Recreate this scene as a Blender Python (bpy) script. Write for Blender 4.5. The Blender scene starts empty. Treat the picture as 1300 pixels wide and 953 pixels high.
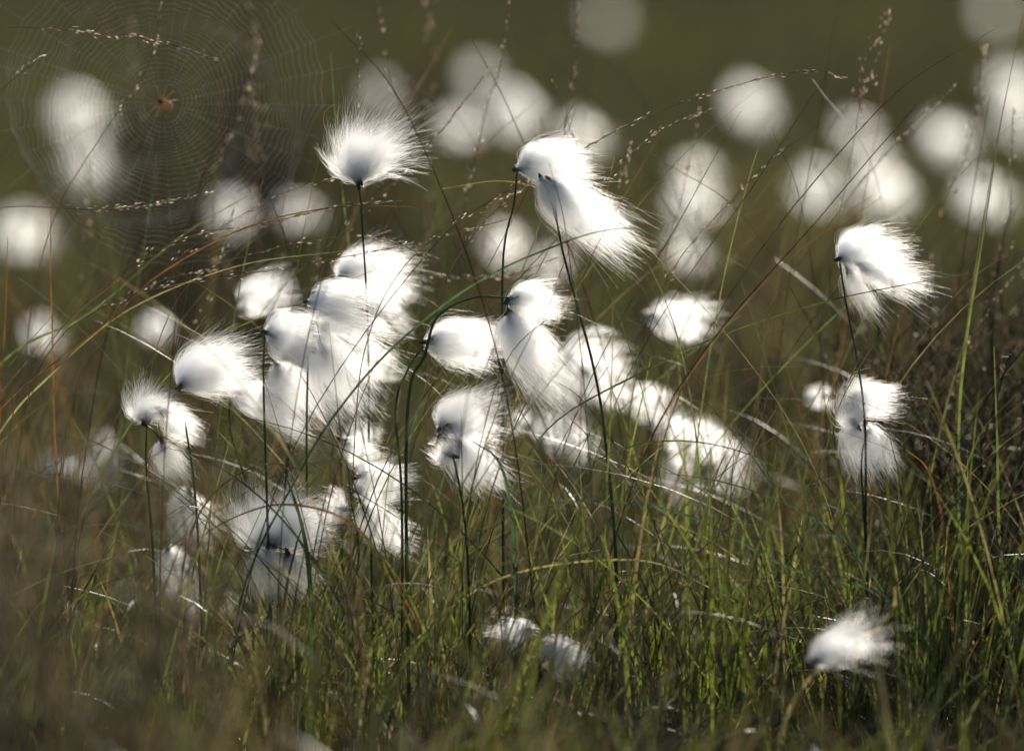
import bpy, math, random
import numpy as np
from mathutils import Vector
rng=np.random.default_rng(7); random.seed(7)
sc=bpy.context.scene
sc.view_settings.view_transform='Standard'; sc.view_settings.look='None'; sc.view_settings.exposure=0
COL=sc.collection
# ------------------------------------------------------------ camera
D0=3.25; TH=math.radians(4.5); CH=0.466
cam_d=bpy.data.cameras.new('camera'); cam=bpy.data.objects.new('camera',cam_d); COL.objects.link(cam)
cam.location=(0,-D0,CH); cam.rotation_euler=(math.pi/2-TH,0,0)
cam_d.lens=200; cam_d.sensor_width=36; cam_d.clip_start=0.05; cam_d.clip_end=1500
cam_d.dof.use_dof=True; cam_d.dof.focus_distance=3.25; cam_d.dof.aperture_fstop=3.6
sc.camera=cam
PX=0.00045
def W(x,y,Y=0.0):
    a=(x-650)/1300*0.18; b=(476.5-y)/1300*0.18
    d=np.array([a, math.cos(TH)+b*math.sin(TH), -math.sin(TH)+b*math.cos(TH)])
    t=(Y+D0)/d[1]
    return np.array([0,-D0,CH])+d*t
def gz(x,y):
    x=np.asarray(x,float); y=np.asarray(y,float)
    f=1/(1+((x*x+y*y)/900.0))
    return (0.012*np.sin(7.1*x+1.3)*np.cos(6.3*y)+0.010*np.sin(15*x-4*y)+0.02*np.sin(1.7*x+0.9*y)*np.sin(1.1*y))*f
# ------------------------------------------------------------ materials
def newmat(n):
    m=bpy.data.materials.new(n); m.use_nodes=True; nt=m.node_tree; nt.nodes.clear()
    return m,nt,nt.nodes,nt.links
def leaf_mat(name,trans=0.45,rough=0.35,spec=0.5,tm=(1.85,1.85,1.15)):
    m,nt,N,L=newmat(name)
    o=N.new('ShaderNodeOutputMaterial'); at=N.new('ShaderNodeAttribute'); at.attribute_name='col'
    nz=N.new('ShaderNodeTexNoise'); nz.inputs['Scale'].default_value=90; nz.inputs['Detail'].default_value=2
    tc=N.new('ShaderNodeTexCoord'); L.new(tc.outputs['Object'],nz.inputs['Vector'])
    mr=N.new('ShaderNodeMapRange'); mr.inputs[1].default_value=0.3; mr.inputs[2].default_value=0.7; mr.inputs[3].default_value=0.6; mr.inputs[4].default_value=1.35
    L.new(nz.outputs[0],mr.inputs[0])
    vm=N.new('ShaderNodeVectorMath'); vm.operation='SCALE'; L.new(at.outputs['Color'],vm.inputs[0]); L.new(mr.outputs[0],vm.inputs['Scale'])
    p=N.new('ShaderNodeBsdfPrincipled'); p.inputs['Roughness'].default_value=rough; p.inputs['Specular IOR Level'].default_value=spec
    L.new(vm.outputs[0],p.inputs['Base Color'])
    t=N.new('ShaderNodeBsdfTranslucent')
    v2=N.new('ShaderNodeVectorMath'); v2.operation='MULTIPLY'; v2.inputs[1].default_value=tm; L.new(vm.outputs[0],v2.inputs[0]); L.new(v2.outputs[0],t.inputs['Color'])
    mx=N.new('ShaderNodeMixShader'); mx.inputs[0].default_value=trans
    L.new(p.outputs[0],mx.inputs[1]); L.new(t.outputs[0],mx.inputs[2]); L.new(mx.outputs[0],o.inputs[0])
    return m
M_grass=leaf_mat('grass_blade_material',0.5,0.38,0.45)
M_field=leaf_mat('grass_field_material',0.4,0.5,0.3)
M_stem=leaf_mat('stem_material',0.45,0.42,0.4)
M_seed=leaf_mat('spikelet_material',0.65,0.4,0.5,(1.3,1.25,1.15))
M_web=leaf_mat('spider_silk_material',0.6,0.3,0.5,(1.,1.,1.))
M_wood=leaf_mat('heather_material',0.4,0.5,0.4,(1.7,1.55,1.25))
M_bract=leaf_mat('bract_material',0.2,0.5,0.3)
def fluff_mat(name,col,ro=0.38):
    m,nt,N,L=newmat(name)
    o=N.new('ShaderNodeOutputMaterial')
    h=N.new('ShaderNodeBsdfHairPrincipled'); h.model='CHIANG'; h.parametrization='COLOR'
    h.inputs['Color'].default_value=(*col,1); h.inputs['Roughness'].default_value=ro; h.inputs['Radial Roughness'].default_value=0.55
    L.new(h.outputs[0],o.inputs[0]); return m
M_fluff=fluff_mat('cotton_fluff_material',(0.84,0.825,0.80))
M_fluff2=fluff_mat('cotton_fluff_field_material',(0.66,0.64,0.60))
# ------------------------------------------------------------ mesh accumulator
class Acc:
    def __init__(s): s.v=[];s.f4=[];s.f3=[];s.c=[];s.n=0
    def add(s,v,f4=None,f3=None,c=(0.1,0.1,0.1)):
        v=np.asarray(v,float).reshape(-1,3); k=len(v)
        c=np.asarray(c,float)
        if c.ndim==1: c=np.tile(c,(k,1))
        s.v.append(v); s.c.append(c)
        if f4 is not None and len(f4): s.f4.append(np.asarray(f4,int)+s.n)
        if f3 is not None and len(f3): s.f3.append(np.asarray(f3,int)+s.n)
        s.n+=k
    def obj(s,name,mat,parent=None,origin=None,smooth=True,link=True):
        v=np.concatenate(s.v); c=np.concatenate(s.c)
        if origin is not None: v=v-np.asarray(origin)
        f4=np.concatenate(s.f4) if s.f4 else np.zeros((0,4),int)
        f3=np.concatenate(s.f3) if s.f3 else np.zeros((0,3),int)
        me=bpy.data.meshes.new(name)
        me.vertices.add(len(v)); me.vertices.foreach_set('co',v.astype(np.float32).ravel())
        nl=f4.size+f3.size; me.loops.add(nl)
        me.loops.foreach_set('vertex_index',np.concatenate([f4.ravel(),f3.ravel()]).astype(np.int32))
        npoly=len(f4)+len(f3); me.polygons.add(npoly)
        st=np.concatenate([np.arange(len(f4))*4, f4.size+np.arange(len(f3))*3]).astype(np.int32)
        me.polygons.foreach_set('loop_start',st)
        me.polygons.foreach_set('use_smooth',np.full(npoly,smooth))
        me.update(calc_edges=True); me.validate()
        a=me.attributes.new('col','FLOAT_COLOR','POINT')
        cc=np.ones((len(v),4),np.float32); cc[:,:3]=c; a.data.foreach_set('color',cc.ravel())
        me.materials.append(mat)
        if not link: return me
        ob=bpy.data.objects.new(name,me); COL.objects.link(ob)
        if origin is not None and parent is None: ob.location=origin
        if parent is not None: ob.parent=parent
        return ob
def catmull(P,n):
    P=np.asarray(P,float)
    if len(P)==2: 
        t=np.linspace(0,1,n)[:,None]; return P[0]*(1-t)+P[1]*t
    Q=np.vstack([2*P[0]-P[1],P,2*P[-1]-P[-2]]); out=[]
    T=np.linspace(0,len(P)-1,n)
    for t in T:
        i=min(int(t),len(P)-2); u=t-i; a,b,c,d=Q[i],Q[i+1],Q[i+2],Q[i+3]
        out.append(0.5*((2*b)+(-a+c)*u+(2*a-5*b+4*c-d)*u*u+(-a+3*b-3*c+d)*u**3))
    return np.array(out)
def frames(C):
    T=np.gradient(C,axis=0); T/=np.linalg.norm(T,axis=1)[:,None]+1e-12
    r=np.array([0,1,0.01]); 
    U=np.cross(T,r); bad=np.linalg.norm(U,axis=1)<1e-3; U[bad]=np.array([1,0,0]); U/=np.linalg.norm(U,axis=1)[:,None]
    V=np.cross(T,U); return T,U,V
def tube(acc,C,rad,col,sides=6,flat=1.0):
    C=np.asarray(C); n=len(C); T,U,V=frames(C); rad=np.broadcast_to(np.asarray(rad,float),(n,))
    a=np.arange(sides)*2*math.pi/sides
    v=C[:,None,:]+rad[:,None,None]*(U[:,None,:]*np.cos(a)[None,:,None]+flat*V[:,None,:]*np.sin(a)[None,:,None])
    i=np.arange(n-1)[:,None]*sides; j=np.arange(sides)[None,:]; j2=(j+1)%sides
    f=np.stack([i+j,i+j2,i+sides+j2,i+sides+j],-1).reshape(-1,4)
    col=np.asarray(col,float)
    if col.ndim==2: col=np.repeat(col,sides,axis=0)
    acc.add(v.reshape(-1,3),f4=f,c=col)
def ribbon(acc,C,w,col,tw0=0.0,tw1=1.0):
    n=len(C); T,U,V=frames(C); a=np.linspace(tw0,tw1,n)[:,None]; s=U*np.cos(a)+V*np.sin(a); nn=-U*np.sin(a)+V*np.cos(a)
    w=np.broadcast_to(np.asarray(w,float),(n,))[:,None]
    v=np.stack([C-s*w,C+nn*w*0.45,C+s*w],1).reshape(-1,3)
    i=np.arange(n-1)[:,None]*3; j=np.arange(2)[None,:]
    f=np.stack([i+j,i+j+1,i+j+4,i+j+3],-1).reshape(-1,4)
    col=np.asarray(col,float)
    if col.ndim==2: col=np.repeat(col,3,axis=0)
    acc.add(v,f4=f,c=col)
def lathe(acc,B,axis,L,prof,col,sides=8):
    axis=axis/np.linalg.norm(axis); C=B+np.outer([p[0] for p in prof],axis)*L
    r=np.array([0.31,0.87,0.2]); U=np.cross(axis,r);U/=np.linalg.norm(U);V=np.cross(axis,U)
    a=np.arange(sides)*2*math.pi/sides; n=len(prof); rad=np.array([p[1] for p in prof])
    v=C[:,None,:]+rad[:,None,None]*(U[None,None,:]*np.cos(a)[None,:,None]+V[None,None,:]*np.sin(a)[None,:,None])
    i=np.arange(n-1)[:,None]*sides; j=np.arange(sides)[None,:]; j2=(j+1)%sides
    f=np.stack([i+j,i+j2,i+sides+j2,i+sides+j],-1).reshape(-1,4)
    acc.add(v.reshape(-1,3),f4=f,c=col)
# ------------------------------------------------------------ hair
def hair_obj(name,P,R,mat,parent=None,origin=None):
    N,K,_=P.shape
    c=bpy.data.hair_curves.new(name); c.add_curves([K]*N)
    if origin is not None: P=P-np.asarray(origin)
    c.attributes['position'].data.foreach_set('vector',P.astype(np.float32).ravel())
    ra=c.attributes.get('radius') or c.attributes.new('radius','FLOAT','POINT')
    ra.data.foreach_set('value',R.astype(np.float32).ravel())
    c.materials.append(mat)
    o=bpy.data.objects.new(name,c); COL.objects.link(o)
    if parent is not None: o.parent=parent
    return o
def strands(B,E,w,n,K=9,rad=0.00006,sweep=None,fly=0.13):
    B=np.asarray(B);a=np.asarray(E)-B; L=np.linalg.norm(a); a=a/L
    u=np.cross(a,[0,1,0.05]); u/=np.linalg.norm(u); v=np.cross(a,u)
    nc=max(8,n//40)
    cr=np.sqrt(rng.random(nc)); ca=rng.random(nc)*2*math.pi
    cq=np.stack([cr*np.cos(ca),cr*np.sin(ca)],1)
    cl=rng.normal(0,0.09,nc); cs=rng.normal(0,0.12,(nc,3))
    r=rng.random(n)**0.5; an=rng.random(n)*2*math.pi
    q=np.stack([r*np.cos(an),r*np.sin(an)],1)
    idx=np.argmin(((q[:,None,:]-cq[None])**2).sum(-1),axis=1)
    t=np.linspace(0,1,K)[None,:]
    ln=L*(0.48+0.56*rng.random(n)**0.85)*np.sqrt(1-0.38*r*r)*(1+cl[idx])
    ln=ln*np.where(rng.random(n)<fly,1.15,1.0)
    h=(1-(1-t)**2.8)*(1-0.14*t**3)
    mixk=0.36*t**1.2
    qq=q[:,None,:]*(1-mixk[...,None])+cq[idx][:,None,:]*mixk[...,None]
    if sweep is None: sweep=np.array([0.25,0,-0.25])
    sweep=np.asarray(sweep)
    hw=w/2*1.06
    root=rng.normal(0,0.0012,(n,1,3))
    axial=t+0.08*np.sin(math.pi*t)*(-r[:,None])
    P=B[None,None,:]+root+a[None,None,:]*(ln[:,None]*axial)[...,None]
    P=P+u[None,None,:]*(qq[...,0]*h*hw)[...,None]+v[None,None,:]*(qq[...,1]*h*hw*0.85)[...,None]
    t3=(t**2)[...,None]; t5=(t**3)[...,None]
    P=P+t3*L*(0.24*sweep[None,None,:]+cs[idx][:,None,:]*0.8)
    P=P+t5*L*(0.32*sweep[None,None,:]+np.array([0.10,0,-0.07])[None,None,:])*(0.3+1.3*rng.random((n,1,1)))
    P=P+t3*rng.normal(0,0.035*L,(n,1,3))
    isf=(rng.random(n)<fly)[:,None,None]
    P=P+isf*(t**2.2)[...,None]*(rng.normal(0,0.12*L,(n,1,3))+np.array([0.10,0,-0.02])*L)
    ph=rng.random((n,1))*6.28; fr=4+6*rng.random((n,1))
    P=P+(np.sin(ph+fr*t)*t*0.03*L)[...,None]*rng.normal(0,1,(n,1,3))
    R=rad*(1.0-0.7*t)*np.ones((n,1))*(0.6+0.8*rng.random((n,1)))
    return P,R
DK=(0.06,0.046,0.034)
STEMC=(0.07,0.105,0.05)
prof=[(-0.5,0.0003),(-0.42,0.0006),(-0.2,0.0012),(0.1,0.0015),(0.45,0.0012),(0.8,0.0005),(1.0,0.0002)]
S_up=(0.3,0,0.35); S_dn=(0.3,0,-0.5); S_0=(0.25,0,-0.1)
plants=[
 ((456,234),478,0.02,[(459,275),(466,420),(470,620)],[(454,230,440,130,74,1.3,(0.2,0,-0.05)),(456,232,466,128,68,1.2,(0.35,0,-0.25)),(456,228,422,156,50,.8,(0.15,0,0.0)),(458,226,482,168,46,.8,(.3,0,-.1))]),
 ((656,222),640,0.0,[(651,260),(645,330),(640,520)],[(660,214,732,190,62,1.2,(0.2,0,-0.3)),(664,208,714,172,44,.8,(0.4,0,-0.4)),(660,214,732,208,40,.7,S_0)]),
 ((708,288),775,-0.02,[(722,340),(752,470),(768,570),(780,730)],[(693,232,752,310,56,1.2,(0.4,0,-0.1)),(690,236,726,302,44,.9,(0.6,0,0)),(700,230,772,292,38,.7,S_0),(688,228,705,262,34,.5,S_dn)]),
 ((1066,332),1112,0.0,[(1078,380),(1096,520),(1105,700)],[(1066,328,1124,304,58,1.2,S_0),(1070,322,1104,286,46,.9,(0.5,0,-0.3)),(1076,340,1100,388,30,.8,(0.1,0,-0.05)),(1092,336,1152,372,30,.9,(.3,0,.1))]),
 ((1102,545),1104,0.0,[(1095,590),(1100,700)],[(1088,540,1058,494,52,.9,S_up),(1078,512,1130,496,46,.9,S_0),(1082,505,1098,482,40,.6,(0.5,0,-0.2)),(1086,536,1088,604,56,1.1,S_0),(1100,540,1122,586,36,.6,S_dn)]),
 ((1032,846),1040,-0.24,[(1036,870)],[(1030,842,1084,780,46,1,(0.4,0,0.1)),(1036,840,1096,790,36,.7,S_0)]),
 ((820,402),838,0.24,[(818,470),(826,600)],[(822,402,890,398,54,1,(0.15,0,0)),(826,404,880,416,42,.8,S_0)]),
 ((430,356),436,0.06,[(428,420),(430,560)],[(432,352,490,312,60,1.2,(0.3,0,-0.3)),(434,352,468,292,36,.8,(0.5,0,-0.3))]),
 ((302,400),330,0.20,[(304,470),(318,600)],[(306,394,356,350,58,1.0,S_0),(304,380,344,336,40,.6,S_0)]),
 ((228,492),262,0.0,[(232,540),(248,660)],[(230,488,294,426,70,1.3,(0.3,0,-0.2)),(230,488,264,412,46,.9,(0.5,0,-0.2)),(232,490,298,464,44,.8,S_0)]),
 ((336,424),350,-0.03,[(333,480),(342,600)],[(340,420,400,412,60,1.2,S_0),(342,424,394,450,50,.9,S_dn)]),
 ((396,392),400,0.03,[(392,470),(396,640)],[(394,384,472,394,70,1.1,S_0),(402,372,448,368,38,.7,S_dn),(404,410,466,466,62,1.0,S_0),(408,440,444,520,60,.9,S_0),(400,450,414,528,46,.6,S_0)]),
 ((468,360),470,0.2,[(470,440),(470,640)],[(468,362,508,380,46,.8,S_0),(476,380,500,412,40,.6,S_dn)]),
 ((186,540),205,0.0,[(192,600),(200,700)],[(182,534,158,486,40,.7,(0.4,0,0.2)),(184,532,202,484,42,.7,(0.4,0,-0.4)),(205,528,242,550,36,.8,S_0),(205,520,234,530,26,.5,S_0),(206,562,214,608,40,.8,S_0)]),
 ((292,496),322,0.05,[(300,550),(316,660)],[(294,494,372,522,48,1.1,(0.2,0,-0.2)),(350,462,390,528,58,.9,S_0),(352,470,364,536,48,.6,S_0)]),
 ((538,438),510,-0.02,[(520,470),(507,520),(505,640)],[(542,434,620,428,62,1.3,(0.1,0,0.1)),(546,432,608,408,36,.6,S_dn),(548,440,612,454,36,.6,S_0)]),
 ((642,378),520,-0.03,[(600,378),(560,402),(530,450),(512,540)],[(646,384,702,380,54,1.1,S_0),(650,378,690,364,30,.6,S_0),(646,400,662,506,60,1.2,(0.4,0,0.05)),(652,400,696,456,44,.7,S_dn)]),
 ((566,556),600,-0.04,[(580,600),(594,700)],[(562,548,614,496,62,1.2,(0.2,0,0)),(560,540,588,486,44,.8,S_0),(574,540,620,543,42,.8,S_0),(574,552,614,620,52,1.2,(.15,0,0)),(582,560,598,610,36,.7,S_0),(574,578,544,568,36,.6,(-0.1,0,0.5))]),
 ((342,690),346,-0.02,[(344,740),(345,800)],[(338,690,284,632,68,1.1,S_up),(342,690,332,602,68,1.1,S_0),(348,690,376,610,64,1.0,(0.5,0,-0.4)),(350,692,398,650,54,.8,S_0)]),
 ((366,700),362,-0.04,[(364,760)],[(340,696,328,764,62,.9,S_0),(366,704,384,748,38,.6,S_0)]),
 ((236,640),232,0.16,[(234,700),(232,780)],[(240,622,214,694,60,1.0,S_0),(212,696,230,770,58,1.0,S_0),(244,630,256,690,46,.7,S_0)]),
 ((446,636),452,0.02,[(448,700),(450,780)],[(450,622,508,612,54,1.1,S_up),(456,604,492,586,36,.6,S_0),(460,640,490,696,52,1.0,(.4,0,.1)),(440,646,400,640,50,.7,S_up),(436,560,468,580,40,.6,S_0)]),
 ((716,450),724,0.24,[(718,540),(722,680)],[(716,452,780,440,58,.9,S_0),(740,470,794,500,60,.9,S_0),(708,470,720,522,50,.7,S_0)]),
 ((820,520),832,0.34,[(822,600),(828,700)],[(800,500,836,522,54,.8,S_0),(836,540,888,560,54,.8,S_0),(870,560,922,560,44,.7,S_0)]),
 ((900,560),905,0.42,[(902,640),(904,720)],[(880,540,926,576,48,.7,S_0),(905,590,936,620,44,.6,S_0),(850,580,862,636,50,.6,S_0)]),
 ((1030,500),1036,0.3,[(1030,580),(1034,700)],[(1024,506,1054,500,32,.6,S_0)]),
 ((682,806),684,-0.08,[(683,840)],[(678,800,620,794,30,.7,(-0.1,0,-0.2)),(690,815,732,836,38,.9,S_0),(692,818,708,854,34,.6,S_0)]),
 ((690,560),694,0.26,[(692,640),(694,740)],[(688,556,708,524,56,.6,S_0),(670,540,642,522,46,.5,S_0)]),
 ((100,600),104,0.8,[(102,660),(104,720)],[(90,600,134,582,38,.4,S_0),(96,598,62,580,34,.3,S_0)]),
 ((460,540),462,0.2,[(461,620)],[(438,560,474,548,42,.7,S_0),(440,470,490,450,44,.6,S_0)]),
]
def scale_at(Y): return PX*(Y+D0)/D0
for pi,(att,rx,Y,mids,lobes) in enumerate(plants):
    root=W(rx,880,Y); root[2]=gz(root[0],root[1])-0.01
    e=bpy.data.objects.new('cotton_grass' if pi==0 else 'cotton_grass.%03d'%pi,None); COL.objects.link(e); e.location=root; e.empty_display_size=0.02
    A=W(att[0],att[1],Y)
    pts=[A]+[W(m[0]+rng.normal(0,4),m[1],Y+0.01*math.sin(i+pi)) for i,m in enumerate(mids)]
    pts=[p for p in pts if p[2]>root[2]+0.02]+[root]
    C=catmull(pts,36)
    st=Acc(); tt=np.linspace(0,1,len(C)); base=np.array(STEMC)*(0.7+0.6*rng.random())
    cc=base[None,:]+np.clip(0.2-tt,0,1)[:,None]*np.array([[0.06,0.0,-0.02]])
    tube(st,C,(0.0005+0.00035*tt)*(1.25 if pi in(16,2) else 1),np.clip(cc,0.005,1),7)
    br=Acc(); SP=[];SR=[]
    for (bx,by,ex,ey,w,dn,sw) in lobes:
        yo=rng.normal(0,0.005); B=W(bx,by,Y+yo); E=W(ex,ey,Y+yo+rng.normal(0,0.010)); ww=w*scale_at(Y)
        ax=(E-B); ax/=np.linalg.norm(ax)
        near=abs(Y)<0.15
        P,R=strands(B+ax*0.001,E,ww*1.02,int((820 if near else 230)*dn),rad=0.000047 if near else 0.00012,sweep=sw)
        SP.append(P);SR.append(R)
        lathe(br,B-ax*0.001,ax,0.0075,prof,np.array(DK)*(0.7+0.9*rng.random()),8)
        for k in range(3):
            pa=ax+rng.normal(0,0.25,3); lathe(br,B-ax*0.002,pa,0.0065,[(-.3,.0003),(0.1,.0010),(0.6,.0007),(1.1,.0001)],np.array([0.10,0.08,0.06])*(0.6+0.8*rng.random()),6)
        dist=np.linalg.norm(B-A)
        if dist>0.002:
            mid=(A+B)/2+np.array([0,0,0.12*dist]); tube(st,catmull([A,mid,B],8),0.0004,np.array(STEMC)*1.1,6)
    st.obj('stem',M_stem,e,root); br.obj('bracts',M_bract,e,root)
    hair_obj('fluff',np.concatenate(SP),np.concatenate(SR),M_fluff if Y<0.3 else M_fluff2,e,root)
# ------------------------------------------------------------ background cotton grass (mass)
bg=[(95,145,3.6),(105,205,3.2),(22,292,2.6),(480,120,3.6),(650,140,3.5),(582,160,3.2),(735,170,3.0),(950,128,3.6),(1035,238,2.8),(1105,215,3.2),(1120,240,2.7),(1200,172,3.3),(1245,245,2.7),(1285,105,3.8),(1290,150,3.4),
(376,265,2.2),(290,268,2.3),(50,420,1.3),(195,415,1.2),(876,252,2.6),(868,315,2.0),(640,310,1.9),(700,330,1.8),(1262,15,6.5),(770,22,7),(606,92,4.4),(1085,165,3.6),(880,215,3.2),(60,580,1.3),(130,570,1.2),(730,560,.9)]
faint={(770,22),(606,92),(880,215),(735,170),(376,265),(290,268),(868,315),(640,310),(700,330),(730,560),(195,415),(50,420),(60,580),(130,570),(1262,15),(1085,165),(582,160),(480,120)}
SP=[];SR=[];st=Acc()
spots=[]
for (x,y,Y) in bg:
    f=(x,y) in faint
    s_=(0.8 if f else 1.15)+0.2*rng.random()
    if (x,y) in {(50,420),(195,415),(60,580),(130,570),(730,560)}: s_=0.6
    spots.append((W(x,y,Y),s_,36 if f else 70))
for k in range(40):
    Y=rng.uniform(16,50); X=rng.choice([-1,1])*rng.uniform(0.1*(Y+3.3)+0.2,3+Y*0.6); spots.append((np.array([X,Y,gz(X,Y)+rng.uniform(0.16,0.3)]),1.0,40))
for k in range(70):
    Y=rng.uniform(0.5,9); X=rng.choice([-1,1])*rng.uniform(0.1*(Y+3.3)+0.12,3.5); spots.append((np.array([X,Y,gz(X,Y)+rng.uniform(0.16,0.3)]),1.0,60))
for (p,s,nn_) in spots:
    for k in range(2):
        d=np.array([rng.normal(0.4,0.5),rng.normal(0,0.4),rng.normal(0.1,0.5)]); d/=np.linalg.norm(d)
        d*=0.034*s
        P,R=strands(p-d*0.5,p+d*0.5,0.038*s,nn_,K=4,rad=0.0005,fly=0.05); SP.append(P);SR.append(R)
    rt=np.array([p[0]+rng.normal(0,.03),p[1]+rng.normal(0,.02),0]); rt[2]=gz(rt[0],rt[1])-0.01
    if rt[2]>p[2]-0.03: rt[2]=p[2]-0.08
    tube(st,catmull([p,(p*0.6+rt*0.4)+np.array([0.01,0,0]),rt],8),0.001,np.array(STEMC),5)
bgE=bpy.data.objects.new('cotton_grass_field',None); COL.objects.link(bgE)
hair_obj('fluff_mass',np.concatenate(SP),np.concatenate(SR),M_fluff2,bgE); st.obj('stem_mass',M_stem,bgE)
# ------------------------------------------------------------ grass blades
def blades(acc,bx,by,L,w,az,tilt,curv,col,seg=7,tipc=None):
    n=len(bx); t=np.linspace(0,1,seg+1)[None,:]
    th=tilt[:,None]+curv[:,None]*t**1.4
    ds=L[:,None]/seg
    hx=np.sin(th)*ds; hz=np.cos(th)*ds
    hx=np.concatenate([np.zeros((n,1)),np.cumsum(hx[:,:-1],1)],1); hz=np.concatenate([np.zeros((n,1)),np.cumsum(hz[:,:-1],1)],1)
    az2=az[:,None]+rng.normal(0,0.25,(n,1))*t
    C=np.stack([bx[:,None]+hx*np.cos(az2),by[:,None]+hx*np.sin(az2),gz(bx,by)[:,None]-0.01+hz],-1)
    tw=(az+math.pi/2+rng.normal(0,0.9,n))[:,None]+rng.normal(0,0.8,(n,1))*t
    s=np.stack([np.cos(tw),np.sin(tw),rng.normal(0,.2,(n,1))*np.ones_like(t)],-1)
    ww=(w[:,None]/2)*(0.75+0.5*t)*(1-t**2.5)+0.00008
    Lf=C-s*ww[...,None]; Rt=C+s*ww[...,None]
    v=np.stack([Lf,Rt],2).reshape(-1,3)
    i=(np.arange(n)*(seg+1)*2)[:,None]+np.arange(seg)[None,:]*2
    f=np.stack([i,i+1,i+3,i+2],-1).reshape(-1,4)
    if tipc is None: tipc=col
    c=col[:,None,:]*(1-t[...,None]**2)+tipc[:,None,:]*t[...,None]**2
    c=np.repeat(c,2,axis=1).reshape(-1,3)
    acc.add(v,f4=f,c=c)
pal=np.array([[0.045,0.060,0.03],[0.07,0.088,0.034],[0.125,0.160,0.038],[0.034,0.052,0.038],[0.11,0.09,0.058],[0.25,0.21,0.13],[0.12,0.058,0.034],[0.045,0.033,0.026]])
def rc(n,p,tone=1.0):
    p=np.array(p,float);p/=p.sum(); return pal[rng.choice(len(pal),n,p=p)]*(0.5+0.9*rng.random((n,1)))*tone
def field(n,xr,yr,Lr,wr,p,tilt=(0,0.3),curv=(0.2,1.2),seg=7,azm=0.0,azs=1.8,clump=0.03,acc=None,xf=None,tone=1.0):
    nc=max(1,n//9)
    cy=rng.uniform(yr[0],yr[1],nc)
    cx=rng.uniform(xr[0],xr[1],nc) if xf is None else rng.uniform(-1,1,nc)*xf(cy)
    k=rng.integers(0,nc,n)
    bx=cx[k]+rng.normal(0,clump,n); by=cy[k]+rng.normal(0,clump,n)
    L=rng.uniform(*Lr,n)*(0.6+0.6*rng.random(nc))[k]; w=rng.uniform(*wr,n)
    col=rc(n,p,tone); tip=col*0.6+pal[rng.choice([4,5,6],n)]*0.4*tone
    blades(acc,bx,by,L,w,rng.normal(azm,azs,n),rng.uniform(*tilt,n),rng.uniform(*curv,n),col,seg,tip)
g=Acc()
field(1500,(-0.6,0.6),(-0.12,0.45),(0.05,0.15),(0.0009,0.0024),[3,3,2,4,3,3,2,4],tilt=(0,.6),acc=g)
field(1300,(-0.6,0.6),(-0.12,0.40),(0.08,0.24),(0.0007,0.0018),[3,3,2,4,3,3,3,3],tilt=(0.1,0.9),curv=(0.3,2.2),acc=g,seg=12)
field(420,(-0.5,0.5),(-0.1,0.40),(0.20,0.38),(0.0006,0.0013),[3,4,2,4,2,2,4,1],tilt=(0,0.45),curv=(0.1,1.0),acc=g,seg=12)
field(260,(-0.45,0.45),(-0.1,0.2),(0.24,0.44),(0.0007,0.0014),[2,3,1,5,2,3,3,1],tilt=(0.1,0.7),curv=(0.8,1.7),azs=0.5,acc=g,seg=18)
field(120,(-0.4,0.4),(-0.1,0.2),(0.24,0.40),(0.0007,0.0014),[2,3,1,5,2,3,3,1],tilt=(0.1,0.7),curv=(0.8,1.7),azm=math.pi,azs=0.5,acc=g,seg=18)
field(520,(0.06,0.42),(-0.12,0.2),(0.08,0.22),(0.0012,0.0030),[1,3,8,0,0,.5,0,0],tilt=(0,0.35),curv=(0.0,0.8),acc=g)
field(320,(-0.32,0.12),(-0.12,0.2),(0.07,0.19),(0.0012,0.0028),[1,3,7,1,0,1,0,0],tilt=(0,0.4),curv=(0.0,1),acc=g)
field(1700,(-0.7,0.7),(-0.35,-0.08),(0.03,0.085),(0.0010,0.0022),[3,3,4,4,3,4,2,4],tilt=(0.,0.9),curv=(0.2,1.8),acc=g)
field(1500,(-0.6,0.6),(-0.85,-0.35),(0.08,0.17),(0.0012,0.0025),[3,4,4,3,3,4,3,3],tilt=(0.,0.6),curv=(0.2,1.5),acc=g)
field(600,(-0.7,0.7),(-1.3,-0.85),(0.05,0.14),(0.0015,0.003),[4,4,2,4,3,3,2,3],acc=g)
g.obj('grass',M_grass)
g=Acc()
field(3200,(0,0),(0.45,2.0),(0.06,0.16),(0.0015,0.003),[4,4,1,4,4,3,3,4],acc=g,xf=lambda y:0.6+0.25*y,tilt=(0,.6),seg=5,tone=1.0)
field(7000,(0,0),(2.0,7.0),(0.08,0.20),(0.002,0.005),[4,5,1.5,3,4,2.5,2,3],acc=g,seg=4,clump=0.05,xf=lambda y:0.8+0.25*y,tone=1.0)
field(12000,(0,0),(7.0,40.0),(0.1,0.26),(0.006,0.016),[4,5,1,3,5,1.5,1,3],acc=g,seg=3,clump=0.12,xf=lambda y:1.5+0.35*y,tone=.88)
g.obj('grass_field',M_field)
TEAL=(0.04,0.075,0.055); GRN=(0.085,0.115,0.045); RED=(0.16,0.07,0.035); STR=(0.24,0.2,0.12); BRN=(0.10,0.07,0.048)
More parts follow.
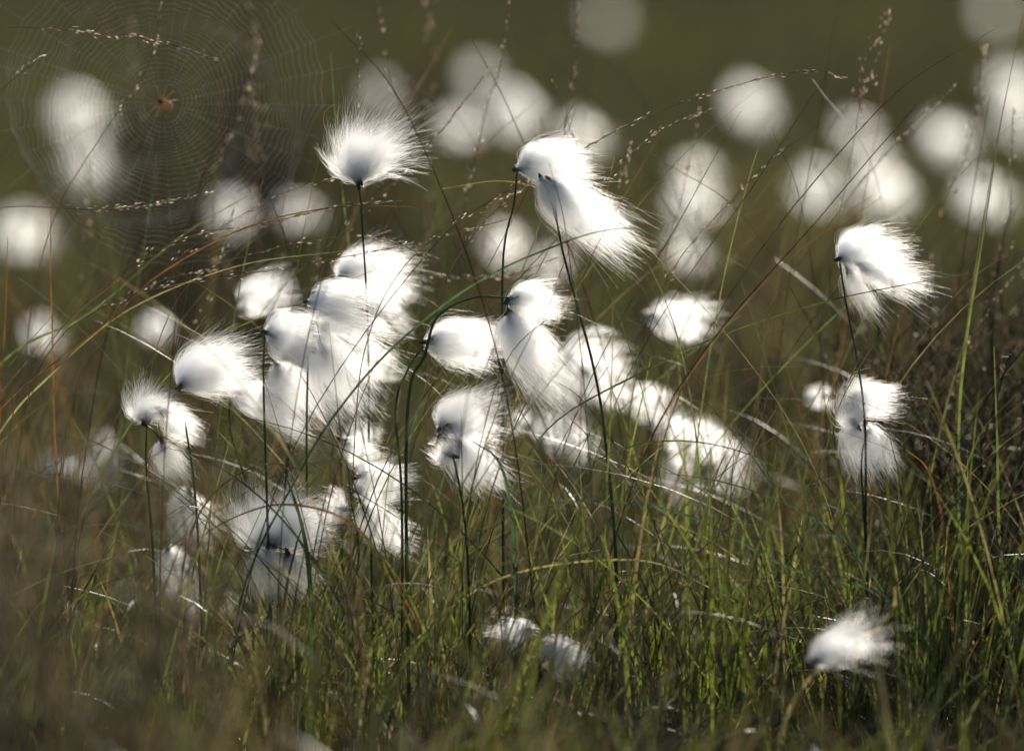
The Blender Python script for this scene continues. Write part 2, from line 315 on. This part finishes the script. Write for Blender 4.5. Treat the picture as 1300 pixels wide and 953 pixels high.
arcs=[([(0,548),(60,480),(160,395),(300,338),(440,318)],1.0,STR,.03),([(0,520),(110,430),(200,350),(310,290),(420,264),(540,262)],1.0,RED,-.02),
([(0,462),(110,400),(230,300),(330,240)],1.0,GRN,.08),([(64,255),(64,330),(66,420),(70,560),(80,720)],.9,RED,.05),([(10,300),(6,420),(0,520)],.8,RED,.05),
([(380,600),(430,520),(500,440),(600,362),(720,306),(800,290),(850,310)],1.0,TEAL,-.05),([(640,640),(700,540),(820,470),(930,420),(1060,380),(1230,346)],1.1,GRN,0.0),
([(560,860),(600,760),(700,600),(850,470),(940,400)],1.0,GRN,.1),([(600,560),(632,584),(648,640),(655,740),(655,880)],1.9,TEAL,-.06),
([(362,602),(376,640),(388,690),(394,750),(398,870)],2.1,TEAL,-.07),([(845,600),(930,615),(1030,655),(1100,720),(1150,800)],1.0,TEAL,-.05),
([(1265,190),(1248,300),(1226,440),(1217,560),(1220,780)],1.3,GRN,.02),([(1298,20),(1270,160),(1240,330),(1215,520),(1200,760)],.7,BRN,.05),
([(1160,330),(1110,560),(1100,780)],.6,RED,.1),([(520,870),(500,720),(520,560),(560,440),(600,380)],.9,TEAL,.05),([(700,880),(690,720),(740,600),(840,560),(960,580),(1060,650)],1.0,GRN,-.03),
([(480,860),(620,740),(800,710),(900,745),(990,800)],1.0,STR,-.05),([(550,700),(700,640),(860,650),(1000,720),(1110,752)],1.0,TEAL,-.05),([(440,300),(480,200),(560,60),(600,-20)],.6,BRN,.2),
([(510,240),(480,320),(450,460)],.6,RED,.1),([(420,70),(430,200),(450,380),(460,560)],.7,GRN,.1),([(240,880),(230,740),(260,640),(330,590),(400,600)],1.0,BRN,-.06),
([(230,700),(290,660),(360,640),(440,660),(490,720)],1.0,RED,-.07),([(700,230),(680,300),(640,400)],.6,GRN,.05),([(780,200),(760,280),(730,300)],.6,RED,.03),
([(980,880),(1000,700),(1060,480),(1090,300),(1130,60)],.6,RED,.15),([(900,880),(940,640),(980,400),(1010,200)],.6,BRN,.2),([(1290,860),(1270,700),(1266,560),(1262,440)],1.6,GRN,-.02),
([(1180,840),(1196,700),(1240,560),(1290,500)],1.4,GRN,.03),([(1150,570),(1180,600),(1200,680),(1210,800)],1.6,RED,-.03),
([(560,240),(640,230),(720,250),(790,280)],.6,STR,.02),([(1040,420),(1150,350),(1220,350)],.8,GRN,.08),([(1078,815),(1110,800),(1134,770),(1136,745)],2.0,STR,-.15),
([(470,860),(540,640),(640,470),(760,330),(830,180)],.7,BRN,.06),([(760,860),(790,640),(880,470),(1000,330),(1120,250)],.7,RED,.08),([(60,800),(120,620),(220,470),(340,400),(450,390)],.8,GRN,.04)]
la=Acc()
for pts,wd,c,Y in arcs:
    P=[W(x,y,Y+0.02*math.sin(i*1.7+x)) for i,(x,y) in enumerate(pts)]
    if P[0][2]<P[-1][2]: P=P[::-1]
    q=P[-1].copy(); dirn=(P[-1]-P[-2]); dirn/=np.linalg.norm(dirn)+1e-9
    if q[2]>0.02:
        dh=q[2]; P.append(q+np.array([dirn[0]*dh*0.45,0,-dh*0.45])); P.append(np.array([q[0]+dirn[0]*dh*0.65,q[1],-0.02]))
    C=catmull(P,44); t=np.linspace(0,1,44)
    ribbon(la,C,np.maximum(0.00016,0.00066*wd*(0.25+0.75*np.minimum(1,t*2.5))),np.array(c)*(0.8+0.4*rng.random()),rng.uniform(-.6,.6),rng.uniform(-.6,1.6))
la.obj('sedge_leaves',M_grass)
rs=Acc()
for k in range(200):
    x=rng.uniform(-0.36,0.36); y=rng.uniform(-0.1,0.7); h=rng.uniform(0.14,0.42); lean=rng.normal(0.05,0.09); dr=rng.uniform(0,0.05)
    b=np.array([x,y,gz(x,y)-0.01]); sgn=1 if lean>0 else -1
    P=[b,b+np.array([lean*0.3,0,h*0.5]),b+np.array([lean*0.8+sgn*dr*0.3,rng.normal(0,.02),h*0.85]),b+np.array([lean+sgn*dr*1.2,rng.normal(0,.03),h-dr*0.2])]
    c=[np.array(TEAL),np.array(GRN),np.array(RED),np.array(STR),np.array(BRN)][rng.choice(5,p=[.1,.2,.32,.22,.16])]
    tube(rs,catmull(P,20),np.linspace(0.00045,0.00018,20)*rng.uniform(.7,1.2),c*(0.7+.6*rng.random()),5)
rs.obj('wiry_grass_stems',M_stem)
# ------------------------------------------------------------ moor grass stalks with spikelets
ms=Acc(); sp=Acc()
octv=np.array([[0,0,-1],[1,0,-.1],[0,1,-.1],[-1,0,-.1],[0,-1,-.1],[0,0,1]],float)
octf=np.array([[0,2,1],[0,3,2],[0,4,3],[0,1,4],[5,1,2],[5,2,3],[5,3,4],[5,4,1]])
def spikelet(P,d,l,w,c):
    d=d/np.linalg.norm(d); u=np.cross(d,[0.1,1,0.2]);u/=np.linalg.norm(u);v=np.cross(d,u)
    vv=P+octv[:,0:1]*u*w+octv[:,1:2]*v*w+octv[:,2:3]*d*l
    sp.add(vv,f3=octf,c=c)
def stalk(pts,Y,frac=0.5,dens=42,Y2=None,r=0.00033,c=(0.26,0.20,0.15),spread=0.0012):
    Y2=Y if Y2 is None else Y2
    n=len(pts); P=[W(x,y,Y+(Y2-Y)*i/(n-1)) for i,(x,y) in enumerate(pts)]
    if P[-1][2]>0.03: P.append(np.array([P[-1][0]+np.clip((P[-1]-P[-2])[0]*.6,-.06,.06),P[-1][1],gz(P[-1][0],P[-1][1])-0.01]))
    C=catmull(P,70); tube(ms,C,np.linspace(r*0.45,r*1.2,70),np.array(c),5)
    m=int(70*frac)
    for k in range(int(dens*1.15)):
        f=rng.random()**1.05*m; i=int(f); i=min(i,68); p=C[i]*(1-(f-i))+C[i+1]*(f-i); T=C[i]-C[i+1]; T/=np.linalg.norm(T)+1e-9
        off=rng.normal(0,1,3)*spread*(0.25+f/m*.8); d=T*1.4+off/ (spread+1e-9)*0.25
        q=p+off+T*0.002
        tube(ms,np.array([p,q]),0.00013,np.array(c),3)
        spikelet(q+d/np.linalg.norm(d)*0.001,d,rng.uniform(0.0010,0.0018),rng.uniform(0.00032,0.00055),np.array([0.75,0.70,0.63])*rng.uniform(0.5,1.2))
stalk([(1068,98),(1030,90),(950,104),(820,148),(700,212),(600,270),(520,330),(470,420),(450,560)],0.0,0.62,100)
stalk([(1002,180),(930,252),(862,330),(830,400),(800,520),(790,700)],0.0,0.42,36)
stalk([(270,75),(200,52),(130,42),(0,36),(-80,60),(-130,300)],0.03,0.45,60)
stalk([(265,245),(200,258),(130,266),(0,264),(-60,300),(-90,500)],0.02,0.4,60)
stalk([(52,72),(30,90),(0,120),(-30,200)],0.02,0.35,20)
stalk([(340,345),(250,345),(170,375),(110,450),(80,600)],0.04,0.5,34)
stalk([(560,330),(460,300),(330,320),(240,360),(190,480),(190,650)],0.03,0.5,44)
stalk([(205,0),(190,80),(130,170),(60,300),(30,500)],0.08,0.4,30)
stalk([(655,-60),(640,60),(612,160),(590,260),(580,400),(560,600)],0.13,0.5,50)
stalk([(735,-40),(730,80),(715,200),(712,320),(705,500)],0.16,0.4,36)
stalk([(1128,20),(1100,90),(1080,200),(1050,360),(1040,600)],0.12,0.35,50,spread=.004)
stalk([(320,-10),(326,90),(324,190),(330,330),(350,560)],0.3,0.55,50,spread=.004)
stalk([(1300,330),(1230,440),(1180,600),(1170,800)],0.1,0.4,30)
stalk([(800,185),(790,230),(760,300),(740,450)],0.1,0.3,24)
stalk([(540,-10),(548,110),(540,240),(560,420)],0.3,0.4,30,spread=.004)
stalk([(1250,60),(1235,160),(1180,330),(1130,560)],0.2,0.45,40,spread=.003)
stalk([(480,0),(500,120),(560,230),(640,330),(700,520)],0.2,0.3,20)
stalk([(700,330),(640,350),(560,350),(480,340),(430,400),(420,600)],0.1,0.5,50)
stalk([(720,205),(660,240),(600,300),(560,380),(540,560)],0.02,0.45,50)
stalk([(640,280),(560,300),(470,320),(330,345),(160,378),(60,450),(20,600)],0.0,0.6,80)
stalk([(510,255),(430,262),(330,285),(240,300),(150,350),(60,440),(10,560)],0.0,0.55,80)
stalk([(900,140),(830,170),(760,240),(690,330),(640,470),(620,650)],0.03,0.4,40)
stalk([(430,225),(350,250),(250,310),(150,400),(90,520),(70,700)],0.02,0.4,40)
stalk([(620,90),(540,190),(440,290),(330,400),(260,560),(240,720)],0.08,0.35,30)
stalk([(330,60),(290,180),(230,290),(140,420),(100,600)],0.2,0.3,24)
stalk([(1210,110),(1130,190),(1040,300),(960,430),(920,600)],0.12,0.35,30)
for k in range(22):
    x=rng.uniform(0,1300); y0=rng.uniform(-40,330); Y=rng.uniform(0.05,0.5); s=rng.normal(0,110)
    stalk([(x,y0),(x+s*.2,y0+100),(x+s*.6,y0+240),(x+s,y0+420)],Y,0.4,16,spread=.002,r=.0003)
mg=bpy.data.objects.new('moor_grass_stalks',None); COL.objects.link(mg)
ms.obj('stalks',M_stem,mg); sp.obj('spikelets',M_seed,mg,smooth=False)
# ------------------------------------------------------------ heather
def heather_mesh(seed,h=0.22,nb=26,leaves=70,tone=1.0):
    r=np.random.default_rng(seed); a=Acc(); V=[];F=[];Cc=[];k=0
    for b in range(nb):
        az=r.uniform(0,6.28); sp_=r.uniform(0.1,0.6)*h; hh=h*r.uniform(0.5,1.0)
        P=[np.array([0,0,-0.01]),np.array([math.cos(az)*sp_*.45,math.sin(az)*sp_*.45,hh*.4]),np.array([math.cos(az)*sp_*.9,math.sin(az)*sp_*.9,hh*.8]),np.array([math.cos(az)*sp_,math.sin(az)*sp_,hh])]
        C=catmull(P,10); tube(a,C,np.linspace(0.0014,0.0004,10),np.array([0.04,0.028,0.02])*tone,4)
        tw=[C]
        for s in range(5):
            i=r.integers(4,9); q=C[i]; d=np.array([r.normal(0,.5),r.normal(0,.5),1.0]); d/=np.linalg.norm(d); l=h*r.uniform(.12,.3)
            C2=np.array([q,q+d*l*.5+r.normal(0,.003,3),q+d*l]); tube(a,C2,np.array([.0006,.0005,.0003]),np.array([0.05,0.035,0.02])*tone,3); tw.append(C2)
        for C_ in tw:
            m=leaves//3
            for _ in range(m):
                f=r.uniform(0.3 if len(C_)>3 else 0.0,0.999)*(len(C_)-1); i=int(f); p=C_[i]*(1-(f-i))+C_[i+1]*(f-i)
                d=r.normal(0,1,3)+np.array([0,0,.8]); d/=np.linalg.norm(d); u=np.cross(d,r.normal(0,1,3)); u/=np.linalg.norm(u)
                l=r.uniform(.0025,.0045); w=.0007
                V+= [p-u*w,p+u*w,p+u*w*.4+d*l,p-u*w*.4+d*l]; F.append([k,k+1,k+2,k+3]); k+=4
                cc=np.array([[0.07,0.075,0.035],[0.10,0.075,0.05],[0.15,0.12,0.08]][r.integers(0,3)])*r.uniform(.6,1.3)*tone; Cc+=[cc]*4
    a.add(np.array(V),f4=np.array(F),c=np.array(Cc))
    return a.obj('heather_mesh_%d'%seed,M_wood,link=False)
hm=[heather_mesh(1),heather_mesh(2),heather_mesh(3,tone=.45),heather_mesh(4,tone=2.4,nb=16)]
hp=[(1225,0.30,1.02,0),(1285,0.18,1.15,1),(1180,0.5,.9,1),(1295,0.55,1.2,0),(1150,0.75,.8,0),
    (20,-0.75,.95,3),(110,-0.65,.74,3),(170,-0.55,.48,3),(-30,-0.6,1.0,3),(60,-0.9,.7,3),(240,-0.7,.40,3),
    (40,0.6,.75,3),(150,0.9,.7,1),(300,2.3,1.35,2),(330,2.8,1.7,2),(250,1.8,.8,2),(210,3.0,1.3,2),(700,1.6,.6,2),(950,1.4,.6,2),(1100,2.3,.7,0),(520,2.6,.9,2),
    (500,-0.5,.25,0),(1200,-0.6,.4,1)]
for i,(x,Y,s,k) in enumerate(hp):
    p=W(x,600,Y); o=bpy.data.objects.new('heather' if i==0 else 'heather.%03d'%i,hm[k]); COL.objects.link(o)
    o.location=(p[0],p[1],float(gz(p[0],p[1]))); o.scale=(s,s,s); o.rotation_euler=(0,0,rng.uniform(0,6.28))
# ------------------------------------------------------------ spider and web
SY=0.10; c0=W(207,131,SY); 
web=Acc(); rays=[]
for k in range(34):
    an=k/34*2*math.pi+rng.normal(0,.03); Rr=0.10*(1+0.15*math.sin(3*an)+0.1*rng.random())
    d=np.array([math.cos(an),0.12*math.sin(an),math.sin(an)]); rays.append((d,Rr)); tube(web,np.array([c0+d*.002,c0+d*Rr]),0.000028,(0.8,0.8,0.8),3)
for j in range(34):
    f0=0.12+0.84*j/34
    P=[c0+d*(0.098*f0*(1+0.05*math.sin(2*i/4+j*.4))) for i,(d,Rr) in enumerate(rays)]
    for i in range(34):
        a,b=P[i],P[(i+1)%34]; tube(web,np.array([a,(a+b)/2*0.985+c0*0.015,b]),0.00004,(0.8,0.8,0.8),3)
web.obj('spider_web',M_web,None,c0)
spe=bpy.data.objects.new('spider',None); COL.objects.link(spe); spe.location=c0
sb=Acc(); bodyprof=lambda L,R:[(x,R*math.sqrt(max(0.0001,1-(2*x-1)**2))) for x in np.linspace(0,1,9)]
ax=np.array([0.8,0.1,-0.55]); F=c0+np.array([0,-0.002,0])
lathe(sb,F-ax*0.001,ax,0.0080,bodyprof(1,0.0032),(0.42,0.30,0.15),12)
lathe(sb,F-ax*0.004,ax,0.004,bodyprof(1,0.0018),(0.14,0.09,0.05),10)
for s in (-1,1):
    for k in range(4):
        an=(-0.9+k*0.6); sd=np.cross(ax/np.linalg.norm(ax),[0,1,0]); d=sd*s*math.cos(an)+ax*math.sin(an)*0.9
        d=d/np.linalg.norm(d); st0=F-ax*0.0012
        tube(sb,catmull([st0,st0+d*0.0035+np.array([0,-.002,0]),st0+d*0.0072+np.array([0,-.001,0]),st0+d*0.0095+np.array([0,.002,0])],8),np.linspace(.0006,.00025,8),(0.45,0.32,0.16),5)
sb=[x for x in [sb]][0]
# the mesh vertices are stored relative to the spider's own position
sb.obj('body_and_legs',M_wood,spe,c0)
# ------------------------------------------------------------ ground
s=np.linspace(-1,1,161); k=6.5; ax_=np.sinh(k*s)/math.sinh(k)*500
X,Yg=np.meshgrid(ax_,ax_); Z=gz(X,Yg); ga=Acc(); nn=161
i=(np.arange(nn-1)[:,None]*nn+np.arange(nn-1)[None,:]); f=np.stack([i,i+1,i+nn+1,i+nn],-1).reshape(-1,4)
ga.add(np.stack([X,Yg,Z],-1).reshape(-1,3),f4=f)
m,nt,N,L=newmat('bog_ground_material'); o=N.new('ShaderNodeOutputMaterial'); p=N.new('ShaderNodeBsdfDiffuse')
tc=N.new('ShaderNodeTexCoord'); n1=N.new('ShaderNodeTexNoise'); n1.inputs['Scale'].default_value=0.9; n1.inputs['Detail'].default_value=6; n2=N.new('ShaderNodeTexNoise'); n2.inputs['Scale'].default_value=40; n2.inputs['Detail'].default_value=6
L.new(tc.outputs['Object'],n1.inputs['Vector']);L.new(tc.outputs['Object'],n2.inputs['Vector'])
c1=N.new('ShaderNodeValToRGB'); e_=c1.color_ramp.elements; e_[0].position=.38; e_[0].color=(0.054,0.047,0.032,1); e_[1].position=.62; e_[1].color=(0.085,0.086,0.047,1)
c2=N.new('ShaderNodeValToRGB'); e_=c2.color_ramp.elements; e_[0].position=.35; e_[0].color=(0.4,0.38,0.34,1); e_[1].position=.7; e_[1].color=(1.3,1.25,1.1,1)
mm=N.new('ShaderNodeMix'); mm.data_type='RGBA'; mm.blend_type='MULTIPLY'; mm.inputs[0].default_value=1
L.new(n1.outputs[0],c1.inputs[0]);L.new(n2.outputs[0],c2.inputs[0]);L.new(c1.outputs[0],mm.inputs[6]);L.new(c2.outputs[0],mm.inputs[7]);L.new(mm.outputs[2],p.inputs['Color'])
L.new(p.outputs[0],o.inputs[0])
ga.obj('ground',m)
# ------------------------------------------------------------ light
EL=math.radians(27); AZ=math.radians(12)
w=bpy.data.worlds.new('World'); sc.world=w; w.use_nodes=True; nt=w.node_tree; nt.nodes.clear()
wo=nt.nodes.new('ShaderNodeOutputWorld'); b=nt.nodes.new('ShaderNodeBackground'); sk=nt.nodes.new('ShaderNodeTexSky'); sk.sky_type='NISHITA'; sk.sun_disc=False; sk.sun_elevation=EL; sk.sun_rotation=AZ; b.inputs[1].default_value=0.095
nt.links.new(sk.outputs[0],b.inputs[0]); nt.links.new(b.outputs[0],wo.inputs[0])
sd=bpy.data.lights.new('sun','SUN'); sd.energy=5.0; sd.angle=math.radians(0.5); sd.color=(1,0.92,0.8); so=bpy.data.objects.new('sun',sd); COL.objects.link(so)
sv=Vector((math.sin(AZ)*math.cos(EL),math.cos(AZ)*math.cos(EL),math.sin(EL))); so.rotation_euler=(-sv).to_track_quat('-Z','Y').to_euler(); so.location=(2,6,5)
print('done')
